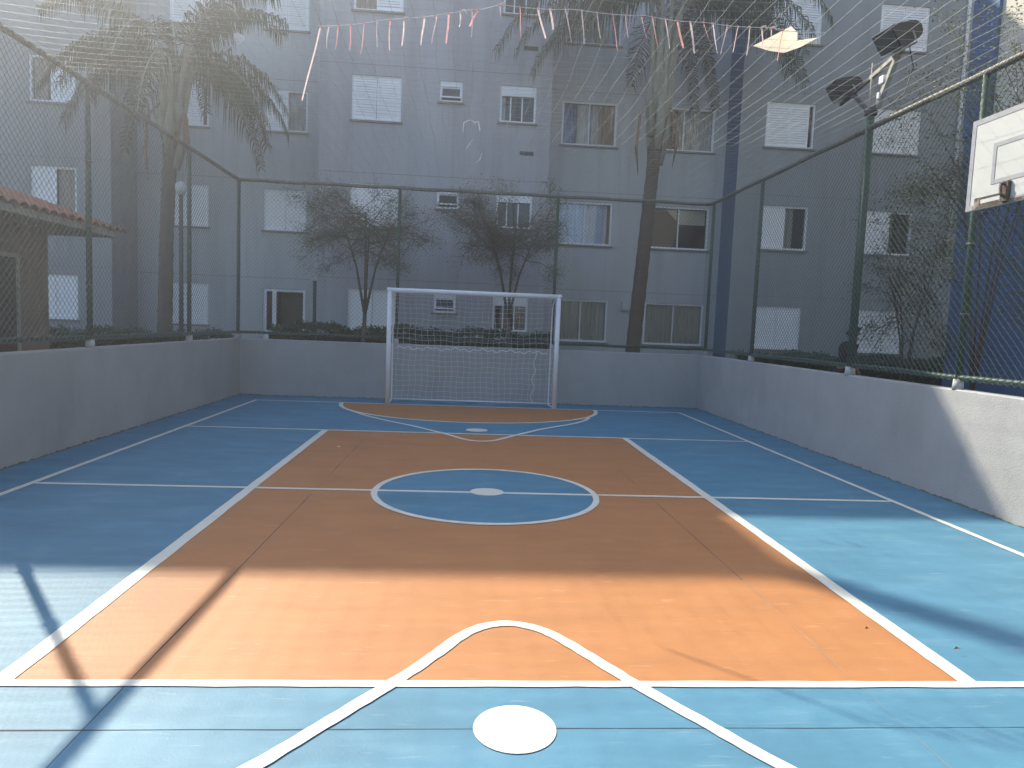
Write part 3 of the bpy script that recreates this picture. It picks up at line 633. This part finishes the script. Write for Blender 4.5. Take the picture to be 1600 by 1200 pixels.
# ------------------------------------------------------------------ basketball backboard on the right fence
bb = T('basketball_backboard', 'white wooden backboard with rusty hoop bracket on the right fence', 'backboard', (4.4, 5.36, 2.6))
X = 4.40; y0, y1, z0, z1 = 4.72, 5.96, 2.645, 3.42
b = MB(); b.box(X, X+.03, y0, y1, z0, z1); bd = bb.add(b, 'board', 'board')
def frame(Y0, Y1, Z0, Z1, w, nm, m, t=.004):
    b = MB(); b.box(X-t, X-.0005, Y0, Y0+w, Z0, Z1); b.box(X-t, X-.0005, Y1-w, Y1, Z0, Z1); b.box(X-t+.0004, X-.0007, Y0+w, Y1-w, Z0, Z0+w); b.box(X-t+.0004, X-.0007, Y0+w, Y1-w, Z1-w, Z1); bb.add(b, nm, m, parent=bd)
frame(y0, y1, z0, z1, .045, 'border', 'boardgrey'); frame(5.03, 5.69, 2.83, 3.17, .035, 'inner_square', 'boardgrey')
b = MB(); b.box(X-.030, X-.001, 5.46, 5.54, 2.66, 2.82); b.tube([(X-.03, 5.50, 2.80), (X-.06, 5.50, 2.80), (X-.06, 5.50, 2.72), (X-.03, 5.50, 2.70)], .012, 6)
bb.add(b, 'hoop_bracket', 'rust')
b = MB(); b.box(X-.006, X-.001, 5.10, 5.88, z0+.005, z0+.03); b.box(X-.005, X-.0012, 5.80, 5.86, z0+.03, z0+.10); b.box(X-.005, X-.0013, 5.55, 5.80, z0+.085, z0+.098); b.box(X-.005, X-.0013, 5.58, 5.80, z0+.031, z0+.045); bb.add(b, 'rust_streak', 'rust')
for yy in (5.0, 5.7):
    for zz in (2.8, 3.3):
        b = MB(); b.tube([(X+.03, yy, zz), (XR+o_-.02, yy, zz)], .018, 8); bb.add(b, 'support_arm', 'green', True)

# ------------------------------------------------------------------ plants
def leaf_cards(b, c, s, rnd, mi=0, fold=.25):
    a = Vector((rnd.gauss(0, 1), rnd.gauss(0, 1), rnd.gauss(0, .6))).normalized(); p = a.orthogonal().normalized(); q = Matrix.Rotation(rnd.random()*6.283, 3, a) @ p
    w = q.cross(a)*s*.42; c = Vector(c)
    b.quad(c - a*s*.9, c + w + q*s*fold*.3, c + a*s, c - w + q*s*fold*.3, mi)
def tree(name, label, base, h, crown, seed, leaves, lsize, mats, stems=3, lean=0, fork=.28, tr=.075, lowdens=1.0, spread=1.0):
    """tapered forked trunk, limbs and twigs, small leaves on the twigs; crown = (radius x, radius z, centre z)"""
    rnd = random.Random(seed); base = Vector(base); t = T(name, label, 'tree', tuple(base))
    wood = MB(); tips = []
    rxy, rz, cz = crown
    fk = base + Vector((lean, 0, h*fork)); wood.tube([base, base.lerp(fk, .5)+Vector((rnd.gauss(0, .02), rnd.gauss(0, .02), 0)), fk], [tr, tr*.85, tr*.78], 9)
    cc = base + Vector((lean*1.5, 0, cz))
    limbs = []
    for k in range(stems):
        an = 2*math.pi*k/stems + rnd.uniform(-.4, .4); e = cc + Vector((math.cos(an)*rxy*.30, math.sin(an)*rxy*.3, rnd.uniform(-.1, .4)*rz))
        mid = fk.lerp(e, .5) + Vector((math.cos(an)*-.05, math.sin(an)*-.05, .06))
        wood.tube([fk-Vector((0, 0, .03)), mid, e], [tr*.6, tr*.42, tr*.26], 7); limbs.append((fk, mid, e))
    for k in range(int(44*spread)):
        lb = rnd.choice(limbs); f = rnd.uniform(.35, 1); p = lb[1].lerp(lb[2], f)
        an = rnd.random()*6.283; rr = rnd.uniform(.6, 1.0); zz = rnd.uniform(-.75, .9)
        e = cc + Vector((math.cos(an)*rxy*rr*math.sqrt(max(.1, 1-zz*zz*.8)), math.sin(an)*rxy*rr*.85*math.sqrt(max(.1, 1-zz*zz*.8)), zz*rz))
        m1 = p.lerp(e, .5) + Vector((rnd.gauss(0, .08), rnd.gauss(0, .08), rnd.uniform(.0, .14)))
        wood.tube([p, m1, e], [tr*.2, tr*.13, tr*.06], 5)
        for q in range(14):
            s = (p, m1, e)[rnd.choice((0, 1))]; f2_ = rnd.uniform(.35, 1); a0 = m1.lerp(e, f2_) if rnd.random() < .7 else p.lerp(m1, f2_)
            d = Vector((rnd.gauss(0, 1), rnd.gauss(0, 1), rnd.gauss(.05, .6))).normalized()*rnd.uniform(.22, .62)*rxy*.42
            wood.tube([a0, a0+d*.5+Vector((0, 0, .015)), a0+d], [tr*.07, tr*.05, tr*.03], 3, False); tips.append((a0, a0+d))
    t.add(wood, 'trunk', 'bark', True)
    lf = MB()
    for k in range(leaves):
        a0, a1 = rnd.choice(tips); f = rnd.uniform(.1, 1.1); c = a0.lerp(a1, f) + Vector((rnd.gauss(0, .09), rnd.gauss(0, .09), rnd.gauss(-.01, .08)))*rxy*.6
        leaf_cards(lf, c, lsize*rnd.uniform(.6, 1.3), rnd, 0 if rnd.random() < .72 else 1)
    t.add(lf, 'crown', [M[m] for m in mats], kind='stuff')
    return t
tree('young_tree', 'small sparse tree with forked trunk left of the goal', (-2.23, 16.0, 0), 4.9, (1.85, 1.2, 3.45), 11, 29000, .0185, ('leaf', 'leafred'), 4, 0.0, .33, .058)
tree('young_tree', 'small sparse tree with spreading crown behind the goal', (1.02, 16.0, 0), 5.0, (1.9, 1.25, 3.55), 23, 30000, .0185, ('leaf', 'leafred'), 5, 0.0, .33, .058)
tree('garden_tree', 'thin leafy tree behind the backboard and right fence', (6.25, 8.2, 0), 6.0, (1.45, 2.6, 3.6), 37, 12000, .021, ('leafyellow', 'leaf'), 6, 0.1, .14, .026, spread=1.6)
tree('bare_shrub', 'dark twiggy shrub beside the blue wall', (7.7, 11.6, 0), 3.4, (1.1, 1.6, 2.2), 41, 4500, .024, ('leaf', 'leafred'), 4, 0.0, .15, .04)

def palm(name, label, base, pts, rads, crown, fronds, seed, LR=(2.5, 3.3), ER=(-.15, 1.2), nlow=4):
    rnd = random.Random(seed); t = T(name, label, 'palm tree', tuple(base))
    b = MB(); n = 60; P = []; Rr = []
    for k in range(n+1):
        f = k/n*(len(pts)-1); i = min(int(f), len(pts)-2); u = f-i
        P.append(Vector(pts[i]).lerp(Vector(pts[i+1]), u)); r = rads[i]+(rads[i+1]-rads[i])*u; Rr.append(r*(1.05 if k % 3 == 0 else .98))
    b.tube(P, Rr, 14); t.add(b, 'trunk', 'palmbark', True)
    c = Vector(crown); top = Vector(pts[-1])
    if True:
        b = MB()
        for k in range(9):
            an = k*2.4; o1 = Vector((math.cos(an), math.sin(an), 0)); z0_ = top + o1*.10 + Vector((0, 0, -.5 + .16*k)); 
            z1_ = top.lerp(c, .55) + o1*.20 + Vector((0, 0, -.3+.1*k)); z2 = c + o1*.42 + Vector((0, 0, .3))
            b.tube([z0_, z0_.lerp(z1_, .5)+o1*.07, z1_, z2], [.10, .12, .075, .03], 7)
        t.add(b, 'leaf_sheaths', 'palmsheath', True)
        b = MB()
        for (dx, ln) in ((.36, 1.5), (-.40, 1.7), (.30, 1.1)):
            p0 = top + Vector((dx*.5, -.1, .9)); b.tube([p0, p0+Vector((dx*.6, -.05, -.3)), p0+Vector((dx*.75, -.05, -.9*ln*.7)), p0+Vector((dx*.55, -.05, -ln))], [.02, .035, .04, .006], 5)
        t.add(b, 'dry_fronds', 'drypalm', True)
    for k in range(fronds):
        an = k*2.39996 + rnd.uniform(-.2, .2); el = rnd.uniform(*ER) if k >= nlow else rnd.uniform(-.3, .1); L = rnd.uniform(*LR)
        hd = Vector((math.cos(an), math.sin(an)*(.35 if math.sin(an) < 0 else 1), 0)).normalized(); pos = c + hd*.15 + Vector((0, 0, rnd.uniform(-.1, .3))); d = (hd*math.cos(el) + Vector((0, 0, math.sin(el)))).normalized()
        rach = []; m = 22
        for q in range(m+1):
            rach.append(pos.copy()); pos = pos + d*(L/m); d = (d + Vector((0, 0, -.055-.075*q/m))).normalized()
        b = MB(); b.tube(rach, [.028*(1-.85*q/m)+.003 for q in range(m+1)], 5)
        for q in range(3*m*2):
            f = .12 + .88*q/(3*m*2); i = min(int(f*m), m-1); p = rach[i].lerp(rach[i+1], f*m-i); tg = (rach[i+1]-rach[i]).normalized()
            sd = tg.cross(Vector((0, 0, 1)));  sd = sd.normalized() if sd.length > .05 else Vector((1, 0, 0))
            s = 1 if q % 2 else -1; ln = (.62*math.sin(min(1, f*1.25+.12)*math.pi*.92)+.16)*rnd.uniform(.8, 1.15)
            dd = (sd*s*rnd.uniform(.5, 1.0) + tg*.5 + Vector((0, 0, rnd.uniform(-.35, .35)))).normalized(); m1 = p + dd*ln*.5 + Vector((0, 0, -.06*ln)); e = p + dd*ln*.66 + Vector((0, 0, -.75*ln))
            w = tg*.016
            b.quad(p-w*.6, p+w*.6, m1+w, m1-w, 1); b.quad(m1-w, m1+w, e+w*.15, e-w*.15, 1)
        t.add(b, 'frond', [M['palmsheath'], M['palmleaf']])
    return t
palm('palm_tree', 'tall palm with leaning trunk right of the goal', (4.06, 16.5, 0), [(4.06, 16.5, -.05), (4.09, 16.5, 1.0), (4.22, 16.5, 3.2), (4.34, 16.5, 5.3), (4.38, 16.5, 5.9)], [.185, .172, .158, .148, .175], (4.46, 16.5, 9.0), 30, 5, (3.7, 4.8), (.12, 1.15), 0)
palm('palm_tree', 'tall palm with drooping fronds in front of the left windows', (-6.84, 16.5, 0), [(-6.84, 16.5, -.05), (-6.82, 16.5, 1.1), (-6.78, 16.5, 3.2), (-6.70, 16.5, 4.9), (-6.68, 16.5, 5.2)], [.18, .16, .15, .145, .17], (-6.55, 16.5, 7.0), 22, 9, (2.6, 3.4))

def hedge(label, x0, x1, y0, y1, z1, n, seed):
    rnd = random.Random(seed); t = T('hedge', label, 'hedge', ((x0+x1)/2, (y0+y1)/2, 0))
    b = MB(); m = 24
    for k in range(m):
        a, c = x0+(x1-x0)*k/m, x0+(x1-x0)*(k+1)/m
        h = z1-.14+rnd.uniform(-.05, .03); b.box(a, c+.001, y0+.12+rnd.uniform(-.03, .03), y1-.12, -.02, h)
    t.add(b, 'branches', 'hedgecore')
    b = MB()
    for k in range(n):
        x = rnd.uniform(x0, x1); hh = z1 + .05*math.sin(x*3.1)+.03*math.sin(x*7.7)
        s = rnd.random()
        if s < .45: c = (x, rnd.uniform(y0, y1), hh + rnd.gauss(-.05, .05))
        elif s < .9: c = (x, y0 + rnd.gauss(.05, .05), rnd.uniform(0, hh))
        else: c = (x, rnd.uniform(y0, y1), rnd.uniform(hh-.2, hh+.06))
        leaf_cards(b, c, rnd.uniform(.03, .06), rnd)
    t.add(b, 'foliage', 'hedge', kind='stuff')
hedge('dark clipped hedge between the goal and the apartment block', -4.5, 2.15, 16.4, 17.2, 1.30, 9000, 3)
hedge('dark hedge outside the right fence beside the grey wall', 6.9, 12.6, 16.8, 17.5, 1.02, 7000, 4)
hedge('low dark hedge beyond the left fence near the kiosk', -9.8, -5.0, 15.6, 16.2, 1.02, 6000, 6)

# ------------------------------------------------------------------ lamp pole beyond the left fence
lp = T('lamp_pole', 'thin dark lamp pole beside the left palm trunk', 'lamp post', (-5.87, 15.0, 0))
b = MB(); b.tube([(-5.87, 15.0, -.03), (-5.87, 15.0, 3.9)], [.05, .04], 10); lp.add(b, 'pole', 'pole_dark', True)
b = MB(); b.tube([(-5.87, 15.0, 3.88), (-5.87, 15.0, 3.96), (-5.87, 15.0, 4.10), (-5.87, 15.0, 4.16)], [.05, .10, .12, .03], 12); lp.add(b, 'lamp_head', 'plastic', True)

# ------------------------------------------------------------------ person outside the right fence
def skinned(verts, edges, name, sub=2):
    me = bpy.data.meshes.new(name); me.from_pydata([v[:3] for v in verts], edges, []); o = bpy.data.objects.new(name, me); C.objects.link(o)
    sk = o.modifiers.new('skin', 'SKIN'); sk.use_smooth_shade = True
    for k, v in enumerate(verts):
        r = v[3]; me.skin_vertices[0].data[k].radius = r if isinstance(r, tuple) else (r, r)
    me.skin_vertices[0].data[0].use_root = True
    sb = o.modifiers.new('sub', 'SUBSURF'); sb.levels = sub; sb.render_levels = sub
    dg = bpy.context.evaluated_depsgraph_get(); m2 = bpy.data.meshes.new_from_object(o.evaluated_get(dg)); bpy.data.objects.remove(o); 
    return m2
PX, PY = 7.45, 13.0
pe = T('person', 'person in black t-shirt and dark trousers standing behind the floodlight pole', 'person', (PX, PY, -.03))
def addmesh(me, name, m):
    me.materials.clear(); me.materials.append(M[m]); me.name = name
    for p in me.polygons: p.use_smooth = True
    o = bpy.data.objects.new(name, me); C.objects.link(o); o.parent = pe.o; o.location = (0, 0, 0); o.scale = (1, 1, 1); return o
# faces right (+x), leaning slightly forward; local coordinates from the feet
S = [(-.03, 0, .92, .13), (-.03, 0, 1.08, (.115, .14)), (0, 0, 1.25, (.12, .16)), (.03, 0, 1.38, (.10, .15)), (.07, 0, 1.47, .055), (.10, 0, 1.54, .055), (.125, 0, 1.60, (.095, .075)), (.13, 0, 1.68, (.09, .075)),
     (.02, .17, 1.38, .058), (.0, .22, 1.14, .045), (.12, .21, .94, .034), (.02, -.17, 1.38, .058), (-.02, -.22, 1.14, .045), (.10, -.21, .94, .034),
     (-.03, .09, .86, .095), (-.01, .10, .48, .062), (-.05, .10, .09, .042), (.10, .10, .04, .035), (-.03, -.09, .86, .095), (.04, -.10, .48, .062), (.02, -.10, .09, .042), (.17, -.10, .04, .035)]
E_ = [(0, 1), (1, 2), (2, 3), (3, 4), (4, 5), (5, 6), (6, 7), (3, 8), (8, 9), (9, 10), (3, 11), (11, 12), (12, 13), (0, 14), (14, 15), (15, 16), (16, 17), (0, 18), (18, 19), (19, 20), (20, 21)]
for side in (10, 13):                                    # palm, four fingers and thumb
    x, y, z = S[side][:3]; i = len(S); S.append((x+.03, y, z-.06, (.030, .018))); E_.append((side, i))
    for f_, (dy, ln) in enumerate(((-.024, .062), (-.008, .074), (.008, .070), (.024, .055))):
        a = len(S); S.append((x+.045, y+dy, z-.10, .0095)); S.append((x+.052, y+dy, z-.10-ln*.55, .0088)); S.append((x+.040, y+dy, z-.10-ln, .0075)); E_ += [(i, a), (a, a+1), (a+1, a+2)]
    a = len(S); S.append((x+.060, y, z-.065, .0105)); S.append((x+.078, y, z-.10, .0085)); E_ += [(i, a), (a, a+1)]
addmesh(skinned(S, E_, 'body', 2), 'body', 'skin')
Tn = [(-.03, 0, .96, .15), (-.03, 0, 1.08, (.135, .16)), (0, 0, 1.25, (.14, .18)), (.03, 0, 1.385, (.115, .165)), (.055, 0, 1.445, .075), (.02, .18, 1.385, .078), (.0, .225, 1.20, .066), (.02, -.18, 1.385, .078), (-.02, -.225, 1.20, .066)]
addmesh(skinned(Tn, [(0, 1), (1, 2), (2, 3), (3, 4), (3, 5), (5, 6), (3, 7), (7, 8)], 'shirt', 2), 'shirt', 'cloth_black')
Tr = [(-.03, 0, .95, .145), (-.03, .09, .86, .115), (-.01, .10, .48, .085), (-.05, .10, .12, .07), (-.03, -.09, .86, .115), (.04, -.10, .48, .085), (.02, -.10, .12, .07)]
addmesh(skinned(Tr, [(0, 1), (1, 2), (2, 3), (0, 4), (4, 5), (5, 6)], 'trousers', 2), 'trousers', 'cloth_brown')
Hr = [(.10, 0, 1.66, (.10, .088)), (.115, 0, 1.71, (.098, .085)), (.06, 0, 1.60, (.055, .07))]
addmesh(skinned(Hr, [(0, 1), (0, 2)], 'hair', 2), 'hair', 'hair')
b = MB(); b.prism([(.205, 1.64), (.228, 1.60), (.222, 1.592), (.20, 1.59)], 'y', -.012, .012); o = b.build('nose', 'skin', pe.o)
for s in (-1, 1):
    b = MB(); b.tube([(.115, s*.070, 1.60), (.108, s*.084, 1.625), (.12, s*.082, 1.655), (.132, s*.072, 1.63)], .011, 6); b.build('ear', 'skin', pe.o, True)
    b = MB(); b.tube([(.200, s*.028, 1.643), (.210, s*.030, 1.643)], [.012, .006], 6); b.build('eye', 'hair', pe.o, True)
b = MB(); b.tube([(.196, -.022, 1.560), (.204, 0, 1.558), (.196, .022, 1.560)], .005, 5); b.build('mouth', 'leafred', pe.o)

# ------------------------------------------------------------------ fallen leaves on the court
for k, (x, y, lab) in enumerate(((2.42, 3.06, 'small dry leaf on the blue paint right of the orange field'), (2.10, 3.28, 'tiny dry leaf on the orange field by its right line'), (-1.38, 8.0, 'tiny pale leaf on the far left of the orange field'))):
    b = MB(); s = (.016, .010, .018)[k]; b.quad((x-s, y, .022), (x, y-s*.5, .025), (x+s, y+s*.2, .027), (x, y+s*.6, .034)); b.quad((x+s, y+s*.2, .027), (x+s*1.4, y+s*.3, .024), (x+s*1.2, y+s*.35, .023), (x+s, y+s*.32, .026))
    tag(b.build('fallen_leaf', 'drypalm' if k < 2 else 'paper_white'), lab, 'leaf')

# ------------------------------------------------------------------ added air volume that imitates the milky lens flare
b = MB(); b.box(-40, 40, -40, 45, -1.0, 21.0)
hz = bpy.data.materials.new('lens flare volume'); hz.use_nodes = True; n = hz.node_tree.nodes; n.remove(n['Principled BSDF'])
pv = n.new('ShaderNodeVolumePrincipled'); pv.inputs['Color'].default_value = (0.93, 0.95, 1.0, 1); pv.inputs['Density'].default_value = 0.0078; pv.inputs['Anisotropy'].default_value = 0.72
hz.node_tree.links.new(pv.outputs[0], n['Material Output'].inputs['Volume'])
o = b.build('veil', hz); o['kind'] = 'stuff'; o['label'] = 'thin added lens flare haze in the air over the court'
